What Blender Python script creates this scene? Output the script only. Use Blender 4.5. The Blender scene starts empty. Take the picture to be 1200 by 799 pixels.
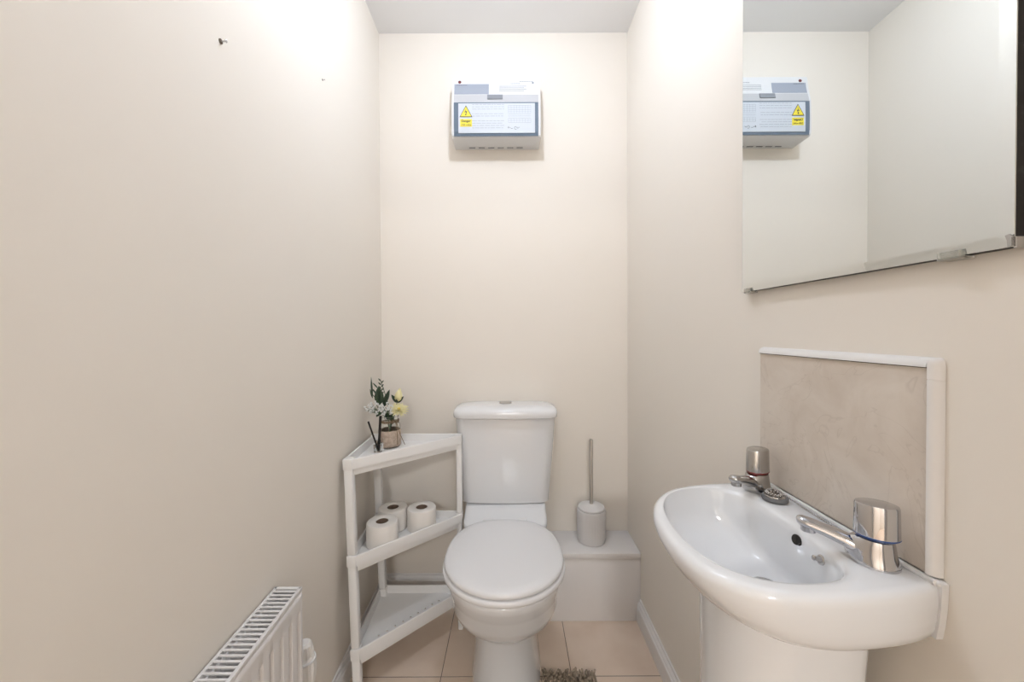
import bpy, bmesh, math, random
from mathutils import Vector, Matrix
PI = math.pi
S = bpy.context.scene
COL = S.collection
random.seed(7)

# ---------------- camera ----------------
cd = bpy.data.cameras.new('camera'); cam = bpy.data.objects.new('camera', cd); COL.objects.link(cam)
H = 1.129
cam.matrix_world = Matrix.Translation((0, 0, H)) @ Matrix.Rotation(math.radians(90 - 0.7), 4, 'X') @ Matrix.Rotation(-0.0045, 4, 'Z')
cd.sensor_width = 36; cd.sensor_fit = 'HORIZONTAL'; cd.lens = 13.5
cd.shift_y = -5.5 / 1200; cd.clip_start = 0.02
S.camera = cam

# ---------------- world, exposure ----------------
w = bpy.data.worlds.new('world'); S.world = w; w.use_nodes = True
w.node_tree.nodes['Background'].inputs[0].default_value = (0.9, 0.88, 0.85, 1)
w.node_tree.nodes['Background'].inputs[1].default_value = 0.3
S.view_settings.view_transform = 'Standard'
S.view_settings.look = 'None'
S.view_settings.gamma = 1
S.view_settings.use_curve_mapping = False
S.view_settings.exposure = 0.0
LAMP = 240.0          # radiance of the pendant bulb
HALL_FILL = 112.0           # radiance of the fill light added in the hall
LAMP_POS = Vector((-0.03, 0.86, 2.25))

# ---------------- materials ----------------
def mat(name, col, rough=0.5, metal=0.0, spec=0.5, coat=0.0, trans=0.0, ior=1.45, emis=None, es=0, bump=None, var=None, alpha=1.0):
    m = bpy.data.materials.new(name); m.use_nodes = True
    nt = m.node_tree; b = nt.nodes['Principled BSDF']
    b.inputs['Base Color'].default_value = (*col, 1)
    b.inputs['Roughness'].default_value = rough
    b.inputs['Metallic'].default_value = metal
    b.inputs['Specular IOR Level'].default_value = spec
    b.inputs['Coat Weight'].default_value = coat
    b.inputs['Coat Roughness'].default_value = 0.05
    b.inputs['Transmission Weight'].default_value = trans
    b.inputs['IOR'].default_value = ior
    b.inputs['Alpha'].default_value = alpha
    if emis:
        b.inputs['Emission Color'].default_value = (*emis, 1)
        b.inputs['Emission Strength'].default_value = es
    if bump or var:
        tc = nt.nodes.new('ShaderNodeTexCoord')
    if bump:
        sc, st, dist = bump
        n = nt.nodes.new('ShaderNodeTexNoise'); n.inputs['Scale'].default_value = sc; n.inputs['Detail'].default_value = 4
        bp = nt.nodes.new('ShaderNodeBump'); bp.inputs['Strength'].default_value = st; bp.inputs['Distance'].default_value = dist
        nt.links.new(tc.outputs['Object'], n.inputs['Vector']); nt.links.new(n.outputs['Fac'], bp.inputs['Height'])
        nt.links.new(bp.outputs['Normal'], b.inputs['Normal'])
    if var:
        sc, c2, lo, hi = var
        n = nt.nodes.new('ShaderNodeTexNoise'); n.inputs['Scale'].default_value = sc; n.inputs['Detail'].default_value = 6
        n.inputs['Roughness'].default_value = 0.6
        r = nt.nodes.new('ShaderNodeValToRGB')
        r.color_ramp.elements[0].position = lo; r.color_ramp.elements[0].color = (*col, 1)
        r.color_ramp.elements[1].position = hi; r.color_ramp.elements[1].color = (*c2, 1)
        nt.links.new(tc.outputs['Object'], n.inputs['Vector']); nt.links.new(n.outputs['Fac'], r.inputs['Fac'])
        nt.links.new(r.outputs['Color'], b.inputs['Base Color'])
    return m

WALL = mat('cream_wall_paint', (0.88, 0.82, 0.735), 0.6, spec=0.3, bump=(180, 0.06, 0.0015), var=(1.5, (0.885, 0.825, 0.745), 0.35, 0.65))
CEIL = mat('white_ceiling_paint', (0.86, 0.85, 0.835), 0.8, spec=0.2, bump=(150, 0.05, 0.001), var=(2, (0.865, 0.855, 0.845), 0.4, 0.6))
GLOSS = mat('white_gloss_paint', (0.82, 0.80, 0.78), 0.28, bump=(60, 0.03, 0.001))
BOXM = mat('white_satin_board', (0.86, 0.83, 0.81), 0.4, bump=(90, 0.05, 0.001), var=(3, (0.84, 0.81, 0.79), 0.35, 0.7))
CER = mat('white_ceramic', (0.82, 0.825, 0.835), 0.1, coat=0.6)
SEATM = mat('white_seat_plastic', (0.83, 0.825, 0.83), 0.22)
PLAST = mat('white_shelf_plastic', (0.87, 0.855, 0.835), 0.35)
RADM = mat('white_radiator_enamel', (0.82, 0.80, 0.79), 0.3)
TRVM = mat('white_valve_plastic', (0.84, 0.82, 0.79), 0.3)
HOLE_SHADE = mat('painted_hole_shade', (0.02, 0.018, 0.016), 0.9)  # near-black colour painted in for shade inside the overflow
CHROME = mat('polished_chrome', (0.58, 0.58, 0.60), 0.06, metal=1.0)
CHROMED = mat('worn_chrome', (0.50, 0.49, 0.48), 0.2, metal=1.0, bump=(90, 0.1, 0.001))
STEEL = mat('brushed_steel', (0.62, 0.60, 0.57), 0.35, metal=1.0, bump=(200, 0.1, 0.0005))
MIRR = mat('mirror_silver', (0.76, 0.79, 0.79), 0.0, metal=1.0)
BACKM = mat('black_mirror_backing', (0.012, 0.011, 0.012), 0.5, var=(60, (0.05, 0.05, 0.055), 0.55, 0.8))
CLIP = mat('clear_clip_plastic', (0.85, 0.84, 0.78), 0.12, trans=0.75)
BLUE = mat('blue_cold_ring', (0.02, 0.07, 0.25), 0.3)
RED = mat('red_hot_ring', (0.25, 0.02, 0.02), 0.3)
SEAL = mat('white_sealant', (0.82, 0.81, 0.80), 0.35, bump=(80, 0.3, 0.002))
PAPER = mat('white_toilet_paper', (0.84, 0.80, 0.75), 0.9, bump=(150, 0.3, 0.001))
CARD = mat('brown_cardboard', (0.20, 0.14, 0.10), 0.9)
GLASS = mat('clear_glass', (0.98, 0.99, 0.98), 0.02, trans=1.0, ior=1.3)
HESS = mat('hessian_band', (0.62, 0.50, 0.40), 0.95, bump=(300, 0.6, 0.002), var=(90, (0.46, 0.35, 0.27), 0.4, 0.6))
TWINE = mat('jute_twine', (0.25, 0.18, 0.11), 0.95)
REED = mat('black_reed', (0.016, 0.011, 0.009), 0.6)
LEAF = mat('dark_green_leaf', (0.035, 0.060, 0.035), 0.5, var=(60, (0.055, 0.085, 0.05), 0.4, 0.6))
LEAFG = mat('grey_green_leaf', (0.09, 0.11, 0.07), 0.6)
STEM = mat('green_stem', (0.06, 0.11, 0.04), 0.6)
WHITEF = mat('white_petals', (0.85, 0.85, 0.82), 0.7)
YELF = mat('pale_yellow_petals', (0.88, 0.81, 0.47), 0.6)
YELC = mat('yellow_flower_centre', (0.75, 0.58, 0.12), 0.8)
GROUT = mat('brown_grout', (0.10, 0.07, 0.05), 0.9)
CUW = mat('white_unit_plastic', (0.74, 0.74, 0.74), 0.3)
CUG = mat('grey_print', (0.34, 0.37, 0.43), 0.4)
CUB = mat('pale_grey_band', (0.52, 0.52, 0.53), 0.35)
CUL = mat('grey_latch', (0.25, 0.26, 0.28), 0.4)
CUD = mat('smoked_flap_plastic', (0.13, 0.17, 0.22), 0.15)
CUP = mat('white_label_paper', (0.58, 0.61, 0.65), 0.5)
INK = mat('grey_ink', (0.30, 0.32, 0.35), 0.6)
INKD = mat('dark_ink', (0.06, 0.06, 0.06), 0.6)
YEL = mat('yellow_sticker', (0.85, 0.70, 0.05), 0.5)
BADGE = mat('maroon_badge', (0.15, 0.03, 0.03), 0.5)
MATM = mat('taupe_chenille', (0.40, 0.32, 0.24), 0.95, var=(30, (0.30, 0.24, 0.18), 0.35, 0.65))
PLUGR = mat('brown_wall_plug', (0.18, 0.14, 0.10), 0.7)
HOLDER = mat('matt_white_holder', (0.80, 0.78, 0.77), 0.55)
RUBBER = mat('grey_plug_rubber', (0.16, 0.16, 0.16), 0.6)
BRISTLE = mat('white_bristle', (0.7, 0.7, 0.68), 0.8)
BULB = mat('lit_bulb', (1, 1, 1), 0.5, emis=(0.90, 1.0, 1.17), es=LAMP)
HALL_FILLM = mat('added_hall_fill_glow', (1, 1, 1), 0.5, emis=(0.97, 0.98, 1.0), es=HALL_FILL)  # glow of the added fill light, out of view

def floor_mat():
    m = bpy.data.materials.new('beige_floor_tile'); m.use_nodes = True
    nt = m.node_tree; b = nt.nodes['Principled BSDF']; N = nt.nodes.new; L = nt.links.new
    tc = N('ShaderNodeTexCoord'); sep = N('ShaderNodeSeparateXYZ'); L(tc.outputs['Object'], sep.inputs[0])
    def line(axis, off, pitch=0.4277, wd=0.0022):
        a = N('ShaderNodeMath'); a.operation = 'SUBTRACT'; L(sep.outputs[axis], a.inputs[0]); a.inputs[1].default_value = off - 10 * pitch
        k = N('ShaderNodeMath'); k.operation = 'PINGPONG'; L(a.outputs[0], k.inputs[0]); k.inputs[1].default_value = pitch / 2
        c = N('ShaderNodeMath'); c.operation = 'LESS_THAN'; L(k.outputs[0], c.inputs[0]); c.inputs[1].default_value = wd / 2
        return c
    lx = line(0, 0.1905); ly = line(1, 1.2437)
    mx = N('ShaderNodeMath'); mx.operation = 'MAXIMUM'; L(lx.outputs[0], mx.inputs[0]); L(ly.outputs[0], mx.inputs[1])
    n = N('ShaderNodeTexNoise'); n.inputs['Scale'].default_value = 9; n.inputs['Detail'].default_value = 8; L(tc.outputs['Object'], n.inputs['Vector'])
    r = N('ShaderNodeValToRGB'); L(n.outputs['Fac'], r.inputs['Fac'])
    r.color_ramp.elements[0].position = .3; r.color_ramp.elements[0].color = (0.73, 0.575, 0.45, 1)
    r.color_ramp.elements[1].position = .7; r.color_ramp.elements[1].color = (0.80, 0.655, 0.53, 1)
    mix = N('ShaderNodeMix'); mix.data_type = 'RGBA'; L(mx.outputs[0], mix.inputs[0]); L(r.outputs['Color'], mix.inputs[6])
    mix.inputs[7].default_value = (0.16, 0.10, 0.07, 1); L(mix.outputs[2], b.inputs['Base Color'])
    b.inputs['Roughness'].default_value = 0.45
    bp = N('ShaderNodeBump'); bp.invert = True; bp.inputs['Strength'].default_value = .5; bp.inputs['Distance'].default_value = .001
    L(mx.outputs[0], bp.inputs['Height']); L(bp.outputs['Normal'], b.inputs['Normal'])
    return m
FLOORM = floor_mat()

def stone_mat():
    m = bpy.data.materials.new('beige_stone_tile'); m.use_nodes = True
    nt = m.node_tree; b = nt.nodes['Principled BSDF']; N = nt.nodes.new; L = nt.links.new
    tc = N('ShaderNodeTexCoord')
    n = N('ShaderNodeTexNoise'); n.inputs['Scale'].default_value = 11; n.inputs['Detail'].default_value = 9; n.inputs['Distortion'].default_value = .6
    n.inputs['Roughness'].default_value = .62
    L(tc.outputs['Object'], n.inputs['Vector'])
    r = N('ShaderNodeValToRGB'); L(n.outputs['Fac'], r.inputs['Fac'])
    r.color_ramp.elements[0].position = .3; r.color_ramp.elements[0].color = (0.64, 0.55, 0.46, 1)
    r.color_ramp.elements[1].position = .7; r.color_ramp.elements[1].color = (0.76, 0.685, 0.60, 1)
    v = N('ShaderNodeTexNoise'); v.inputs['Scale'].default_value = 7; v.inputs['Detail'].default_value = 3; v.inputs['Distortion'].default_value = 2.5
    L(tc.outputs['Object'], v.inputs['Vector'])
    a = N('ShaderNodeMath'); a.operation = 'SUBTRACT'; L(v.outputs['Fac'], a.inputs[0]); a.inputs[1].default_value = .47
    a2 = N('ShaderNodeMath'); a2.operation = 'ABSOLUTE'; L(a.outputs[0], a2.inputs[0])
    a3 = N('ShaderNodeMapRange'); L(a2.outputs[0], a3.inputs[0]); a3.inputs[1].default_value = 0; a3.inputs[2].default_value = .012
    a3.inputs[3].default_value = .22; a3.inputs[4].default_value = 0
    mix = N('ShaderNodeMix'); mix.data_type = 'RGBA'; L(a3.outputs[0], mix.inputs[0]); L(r.outputs['Color'], mix.inputs[6])
    mix.inputs[7].default_value = (0.40, 0.32, 0.25, 1); L(mix.outputs[2], b.inputs['Base Color'])
    b.inputs['Roughness'].default_value = .4
    return m
STONE = stone_mat()

# ---------------- helpers ----------------
def link_mesh(name, bm, m, parent=None, smooth=None, loc=None, tri=False):
    bmesh.ops.recalc_face_normals(bm, faces=bm.faces)
    me = bpy.data.meshes.new(name); bm.to_mesh(me); bm.free()
    return link_data(name, me, m, parent, smooth, loc)

def link_data(name, me, m, parent=None, smooth=None, loc=None):
    me.materials.clear(); me.materials.append(m)
    o = bpy.data.objects.new(name, me); COL.objects.link(o)
    if smooth is not None:
        for p in me.polygons: p.use_smooth = True
        me.set_sharp_from_angle(angle=math.radians(smooth))
    if parent is not None:
        o.parent = parent
        wl = parent.matrix_basis.to_translation()
        if parent.parent is not None: wl = wl + parent.parent.matrix_basis.to_translation()
        base = wl
        o.location = -base if loc is None else Vector(loc) - base
    elif loc is not None:
        o.location = loc
    return o

def thing(name, loc, label, cat, group=None):
    o = bpy.data.objects.new(name, None); COL.objects.link(o); o.location = loc
    o.empty_display_size = .05
    tag(o, label, cat, group); return o

def tag(o, label, cat, group=None):
    o['label'] = label; o['category'] = cat
    if group: o['group'] = group

def box(bm, x0, x1, y0, y1, z0, z1, bev=0.0, seg=2):
    vs = [bm.verts.new((x, y, z)) for x in (x0, x1) for y in (y0, y1) for z in (z0, z1)]
    f = [(0, 1, 3, 2), (4, 6, 7, 5), (0, 4, 5, 1), (2, 3, 7, 6), (0, 2, 6, 4), (1, 5, 7, 3)]
    fs = [bm.faces.new([vs[i] for i in q]) for q in f]
    if bev > 0:
        bmesh.ops.recalc_face_normals(bm, faces=fs)
        es = list({e for q in fs for e in q.edges})
        bmesh.ops.bevel(bm, geom=es, offset=bev, segments=seg, profile=.5, affect='EDGES', clamp_overlap=True)

def mbox(name, d, m, parent=None, bev=0.0, seg=2, smooth=35):
    bm = bmesh.new(); box(bm, *d, bev, seg); return link_mesh(name, bm, m, parent, smooth if bev else None)

def loft(bm, rings, cap0=True, cap1=True, closed=True):
    R = [[bm.verts.new(p) for p in r] for r in rings]
    n = len(R[0])
    for a, b in zip(R[:-1], R[1:]):
        for i in range(n if closed else n - 1):
            j = (i + 1) % n
            bm.faces.new((a[i], a[j], b[j], b[i]))
    if cap0: bm.faces.new(R[0][::-1])
    if cap1: bm.faces.new(R[-1])
    return R

def revolve(bm, prof, c=(0, 0, 0), n=32, sx=1, sy=1, rot=0, cap0=True, cap1=True, axis=None):
    rings = []
    for r, z in prof:
        rings.append([Vector((r * sx * math.cos(2 * PI * i / n), r * sy * math.sin(2 * PI * i / n), z)) for i in range(n)])
    M = Matrix.Rotation(rot, 3, 'Z')
    if axis is not None:
        M = Vector((0, 0, 1)).rotation_difference(Vector(axis)).to_matrix() @ M
    c = Vector(c)
    loft(bm, [[M @ p + c for p in r] for r in rings], cap0, cap1)

def tube(bm, pts, rad, n=8, caps=True):
    pts = [Vector(p) for p in pts]
    if not hasattr(rad, '__len__'): rad = [rad] * len(pts)
    rings = []; up = Vector((0, 0, 1)); prev = None
    for i, p in enumerate(pts):
        t = (pts[min(i + 1, len(pts) - 1)] - pts[max(i - 1, 0)]).normalized()
        if prev is None:
            a = up if abs(t.dot(up)) < .95 else Vector((1, 0, 0))
            u = t.cross(a).normalized()
        else:
            u = (prev - t * prev.dot(t)).normalized()
        prev = u; v = t.cross(u)
        rings.append([p + rad[i] * (math.cos(2 * PI * k / n) * u + math.sin(2 * PI * k / n) * v) for k in range(n)])
    loft(bm, rings, caps, caps)

def prism(bm, poly, z0, z1, f=None):
    f = f or (lambda p: p)
    loft(bm, [[f(Vector((x, y, z0))) for x, y in poly], [f(Vector((x, y, z1))) for x, y in poly]])

def catmull(P, n=10, closed=True):
    out = []; m = len(P)
    for i in range(m if closed else m - 1):
        if closed: p0, p1, p2, p3 = P[i - 1], P[i], P[(i + 1) % m], P[(i + 2) % m]
        else: p0, p1, p2, p3 = P[max(i - 1, 0)], P[i], P[i + 1], P[min(i + 2, m - 1)]
        for k in range(n):
            t = k / n
            out.append(tuple(.5 * (2 * b + (c - a) * t + (2 * a - 5 * b + 4 * c - d) * t * t + (3 * b - a - 3 * c + d) * t ** 3) for a, b, c, d in zip(p0, p1, p2, p3)))
    if not closed: out.append(tuple(P[-1]))
    return out

def lwx(y): return -0.5027 - 0.0356 * y       # left wall plane, slightly out of square
RW = 0.497; BW = 1.651; CH = 2.4; FW = -0.30

# ---------------- room shell ----------------
def structure(o): o['kind'] = 'structure'; return o
structure(mbox('floor', (-1.2, 1.2, -3.6, 1.8, -0.06, 0.0), FLOORM))
structure(mbox('ceiling', (-1.2, 1.2, -3.6, 1.8, CH, CH + .06), CEIL))
structure(mbox('wall_back', (-0.75, 0.65, BW, BW + .08, 0, CH), WALL))
structure(mbox('wall_right', (RW, RW + .08, FW, BW, 0, CH), WALL))
bm = bmesh.new()
prism(bm, [(lwx(FW), FW), (lwx(BW), BW), (lwx(BW) - .1, BW), (lwx(FW) - .1, FW)], 0, CH)
structure(link_mesh('wall_left', bm, WALL))
bm = bmesh.new()   # front wall with doorway, behind the camera
DX0, DX1, DH = -0.40, 0.36, 2.0
box(bm, -1.2, DX0, FW - .1, FW, 0, CH); box(bm, DX1, 1.2, FW - .1, FW, 0, CH); box(bm, DX0, DX1, FW - .1, FW, DH, CH)
structure(link_mesh('wall_front', bm, WALL))
bm = bmesh.new()
box(bm, DX0 - .06, DX0, FW, FW + .016, 0, DH + .06, .004); box(bm, DX1, DX1 + .06, FW, FW + .016, 0, DH + .06, .004); box(bm, DX0, DX1, FW, FW + .016, DH, DH + .06, .004)
structure(link_mesh('trim_1', bm, GLOSS, smooth=35))
bm = bmesh.new()
box(bm, -1.28, -1.2, -3.6, FW - .1, 0, CH); box(bm, 1.2, 1.28, -3.6, FW - .1, 0, CH)
structure(link_mesh('wall_hall', bm, WALL))
structure(mbox('wall_hall_end', (-1.2, 1.2, -3.68, -3.6, 0, CH), WALL))

# skirting boards: profile (thickness, height)
SK = [(0, 0), (.016, 0), (.016, .058), (.0145, .062), (.012, .064), (.0125, .068), (.010, .073), (.006, .077), (.005, .085), (0, .085)]
def skirting(name, pts):          # pts: function (v, z, end) -> position
    bm = bmesh.new(); loft(bm, [[pts(v, z, e) for v, z in SK] for e in (0, 1)])
    return structure(link_mesh(name, bm, GLOSS))
skirting('baseboard_left', lambda v, z, e: Vector((lwx([FW, BW][e]) + v, [FW, BW][e], z)))
skirting('baseboard_right', lambda v, z, e: Vector((RW - v, [FW, 1.4815][e], z)))
skirting('baseboard_back', lambda v, z, e: Vector(([lwx(BW), 0.133][e], BW - v, z)))

# ---------------- pendant lamp (just above the frame) ----------------
L0 = LAMP_POS
pl = thing('pendant_lamp', (L0.x, L0.y, CH), 'bare lit bulb on short white cord hanging from the ceiling', 'ceiling lamp')
bm = bmesh.new(); revolve(bm, [(.05, CH), (.05, CH - .012), (.038, CH - .028), (.012, CH - .034)], (L0.x, L0.y, 0)); link_mesh('ceiling_rose', bm, CUW, pl, 40)
bm = bmesh.new(); tube(bm, [(L0.x, L0.y, CH - .03), (L0.x, L0.y, L0.z + .10)], .0035); link_mesh('cord', bm, CUW, pl, 40)
bm = bmesh.new(); revolve(bm, [(.008, .115), (.019, .10), (.019, .055), (.016, .048)], L0); link_mesh('lamp_holder', bm, CUW, pl, 40)
bm = bmesh.new(); revolve(bm, [(.013, .05), (.016, .042), (.026, .025), (.031, .008), (.031, -.006), (.026, -.02), (.015, -.03), (.002, -.033)], L0); link_mesh('bulb', bm, BULB, pl, 60)

# unseen fill light added in the hall to brighten the room
hl = thing('added_hall_fill_light', (0, -2.6, CH), 'round white fill light added out of view in the hall', 'added fill light')
bm = bmesh.new(); revolve(bm, [(.24, CH), (.24, CH - .02), (.23, CH - .03)], (0, -2.6, 0), 40); link_mesh('rim', bm, CUW, hl, 40)
bm = bmesh.new(); revolve(bm, [(.22, CH - .031), (.21, CH - .055), (.15, CH - .075), (.01, CH - .085)], (0, -2.6, 0), 40); link_mesh('diffuser', bm, HALL_FILLM, hl, 60)

# ---------------- boxed pipework ----------------
bx = thing('pipe_boxing', (.315, 1.57, 0), 'low white boxed-in ledge in the right corner behind the toilet', 'boxing')
mbox('front_panel', (.135, RW - .001, 1.482, BW - .001, 0.0, .2455), BOXM, bx, .001)
mbox('top_board', (.133, RW - .001, 1.477, BW - .001, .246, .268), BOXM, bx, .002)

# ---------------- consumer unit ----------------
cu = thing('consumer_unit', (-.057, BW, 1.914), 'white wall-mounted fuse box with smoked flap and yellow danger sticker', 'fuse box')
XL, XR = -.237, .118
prof = [(0, 2.160), (.074, 2.160), (.081, 2.156), (.088, 2.110), (.0955, 2.078), (.1025, 2.050), (.1045, 1.985), (.1040, 1.916), (.099, 1.909), (.018, 1.906), (0, 1.906)]
bm = bmesh.new()
loft(bm, [[Vector((x, BW - d, z)) for d, z in prof] for x in (XL, XR)])
link_mesh('body', bm, CUW, cu)
bm = bmesh.new()
for i in range(6):
    x = XL + .06 + i * .04
    box(bm, x, x + .026, BW - .022, BW - .016, 1.9045, 1.9063)
link_mesh('knockouts', bm, CUL, cu)
def cupt(u, v, off=0.0):   # point on the front of the unit; v is height, follows the profile
    for (d0, z0), (d1, z1) in zip(prof[2:8], prof[3:9]):
        if z1 <= v <= z0:
            t = (z0 - v) / (z0 - z1); d = d0 + (d1 - d0) * t
            n = Vector((0, -(z0 - z1), (d1 - d0))).normalized()
            return Vector((u, BW - d, v)) + n * off
    return Vector((u, BW - .104 - off, v))
def sheet(bm, u0, u1, v0, v1, off, th=.0004, n=6):
    ra = []
    for k in range(n + 1):
        v = v0 + (v1 - v0) * k / n
        ra.append([cupt(u0, v, off + th), cupt(u1, v, off + th), cupt(u1, v, off - .001), cupt(u0, v, off - .001)])
    loft(bm, ra)
def cu_sheet(name, u0, u1, v0, v1, off, m, parent=cu, th=.0004, n=8):
    bm = bmesh.new(); sheet(bm, u0, u1, v0, v1, off, th, n); return link_mesh(name, bm, m, parent)
cu_sheet('grey_print_panel', XL + .009, XL + .148, 2.0840, 2.130, .0002, CUG)
cu_sheet('band', XL + .008, XR - .008, 2.0465, 2.0805, .001, CUB)
cu_sheet('latch', XL + .142, XL + .204, 2.0585, 2.0790, .003, CUL, th=.001)
bm = bmesh.new(); revolve(bm, [(.0065, 0), (.0065, .0012), (.004, .0016)], cupt(XL + .030, 2.1390, 0), 20, axis=(0, -1, .2)); link_mesh('round_badge', bm, BADGE, cu)
flap = cu_sheet('flap', XL + .009, XR - .009, 1.913, 2.0440, .0025, CUD, th=.002)
lab = cu_sheet('paper_label', XL + .027, XR - .0225, 1.9215, 2.0395, .0052, CUP)
bm = bmesh.new()
rr = random.Random(3)
for k in range(11):
    v = 2.034 - k * .0093
    u = XL + .082
    if k in (3, 6): continue
    while u < XL + .205:
        l = rr.uniform(.006, .02); sheet(bm, u, min(u + l, XL + .21), v, v + .0012, .0058, .0002, 1); u += l + .003
for k in range(9):
    v = 2.030 - k * .0085; sheet(bm, XL + .226, XL + .316, v, v + .0006, .0058, .0002, 1)
for k in range(9):
    u = XL + .226 + k * .01125; sheet(bm, u, u + .0006, 1.962, 2.030, .0058, .0002, 1)
link_mesh('small_print', bm, INK, lab)
bm = bmesh.new()
for a, b_ in (((.224, .0165), (.229, .022)), ((.226, .022), (.227, .0145)), ((.229, .017), (.235, .0175)), ((.236, .014), (.244, .0142))):
    p = [cupt(XL + q[0], 1.9285 + q[1] - .004, .0061) for q in (a, b_)]; tube(bm, p, .0006, 5)
c0 = (XL + .255, 1.9405)
tube(bm, [cupt(c0[0] + .0045 * math.cos(t * .7), c0[1] + .006 * math.sin(t * .7), .0061) for t in range(9)], .0006, 5)
tube(bm, [cupt(XL + .262, 1.944, .0061), cupt(XL + .264, 1.938, .0061), cupt(XL + .268, 1.943, .0061), cupt(XL + .271, 1.943, .0061)], .0006, 5)
link_mesh('handwriting', bm, INKD, lab)
bm = bmesh.new()
for (a, b_, v) in ((.272, .326, 2.140), (.236, .274, 2.131)):
    u = XL + a
    while u < XL + b_: sheet(bm, u, u + .004, v, v + .0016, .0008, .0002, 1); u += .0055
for k in range(4): sheet(bm, XL + .19, XL + .30 - .01 * (k % 2), 2.120 - k * .007, 2.1208 - k * .007, .0008, .0002, 1)
sheet(bm, XL + .3225, XL + .3295, 2.131, 2.139, .0008, .0002, 1)
link_mesh('right_lettering', bm, INK, cu)
bm = bmesh.new(); u = XL + .017
while u < XL + .058: sheet(bm, u, u + .004, 2.1245, 2.1262, .0008, .0002, 1); u += .0055
link_mesh('left_lettering', bm, INKD, cu)
# danger sticker
stk = cu_sheet('danger_sticker', XL + .034, XL + .081, 1.9465, 1.9765, .0058, YEL, n=2)
def flat(bm, pts, off):
    a = [cupt(u, v, off) for u, v in pts]; b = [p + Vector((0, .0006, 0)) for p in a]
    loft(bm, [a, b])
TX, TZ = XL + .0575, 1.984
bm = bmesh.new(); flat(bm, [(TX - .0255, TZ), (TX + .0255, TZ), (TX, TZ + .047)], .0066); link_mesh('triangle_border', bm, INKD, stk)
bm = bmesh.new(); flat(bm, [(TX - .0215, TZ + .0024), (TX + .0215, TZ + .0024), (TX, TZ + .042)], .0070); link_mesh('triangle', bm, YEL, stk)
bm = bmesh.new(); flat(bm, [(TX + .002, TZ + .034), (TX - .006, TZ + .018), (TX + .001, TZ + .0195), (TX - .002, TZ + .010), (TX - .005, TZ + .011), (TX, TZ + .004), (TX + .003, TZ + .012), (TX + .0005, TZ + .0112), (TX + .006, TZ + .0235), (TX - .001, TZ + .022)], .0074); link_mesh('lightning_bolt', bm, INKD, stk)
def text(name, s, size, pos, m, parent, bold=0.0):
    c = bpy.data.curves.new(name, 'FONT'); c.body = s; c.size = size; c.align_x = 'CENTER'; c.extrude = .0002; c.offset = bold
    t = bpy.data.objects.new(name, c); COL.objects.link(t)
    bpy.context.view_layer.update()
    me = bpy.data.meshes.new_from_object(t.evaluated_get(bpy.context.evaluated_depsgraph_get()))
    bpy.data.objects.remove(t)
    M = Matrix.Translation(pos) @ Matrix.Rotation(PI / 2, 4, 'X'); me.transform(M)
    me.name = name
    return link_data(name, me, m, parent)
text('danger_word', 'Danger', .0125, cupt(XL + .0575, 1.9645, .0068), INKD, stk, .0002)
text('volts_word', '230 volts', .0105, cupt(XL + .0575, 1.9505, .0068), INKD, stk)

# ---------------- mirror ----------------
mi = thing('wall_mirror', (RW, .59, 1.208), 'large rectangular wall mirror with black side edge hanging above the basin', 'mirror')
MX = .482; MY0, MY1, MZ0, MZ1 = .3705, .8085, 1.209, 1.97
mbox('backing', (MX + .003, RW - .0005, MY0, MY1, MZ0, MZ1), BACKM, mi)
bw = .012
bm = bmesh.new()
o_ = [(MY0, MZ0), (MY1, MZ0), (MY1, MZ1), (MY0, MZ1)]; i_ = [(MY0 + bw, MZ0 + bw), (MY1 - bw * .35, MZ0 + bw), (MY1 - bw * .35, MZ1 - bw), (MY0 + bw, MZ1 - bw)]
vo = [bm.verts.new((MX + .0016, y, z)) for y, z in o_]; vi = [bm.verts.new((MX, y, z)) for y, z in i_]
vb = [bm.verts.new((MX + .0028, y, z)) for y, z in o_]
for k in range(4):
    j = (k + 1) % 4
    bm.faces.new((vo[k], vo[j], vi[j], vi[k])); bm.faces.new((vb[k], vb[j], vo[j], vo[k]))
bm.faces.new(vi); bm.faces.new(vb)
gl = link_mesh('mirror_glass', bm, MIRR, mi)
def clip(y, wd):
    bm = bmesh.new()
    box(bm, MX - .003, MX - .0005, y - wd / 2, y + wd / 2, MZ0 - .002, MZ0 + .006, .0006)
    box(bm, MX - .003, RW - .0005, y - wd / 2, y + wd / 2, MZ0 - .0035, MZ0 - .0005, .0006)
    o = link_mesh('mirror_clip', bm, CLIP, mi, 35); return o
clip(.423, .022); clip(.785, .018)
bm = bmesh.new()
prism(bm, [(0, 0), (.003, 0), (.0035, .006), (.005, .011), (.002, .012), (0, .010)], 0, .002, lambda p: Vector((MX - .0005 - p.z, MY0 - .001 + p.x, MZ0 + p.y)))
box(bm, MX, RW - .001, MY0 - .003, MY0 - .0005, MZ0 - .002, MZ0 + .009, .0004)
link_mesh('corner_clip', bm, CHROMED, mi)

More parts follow.
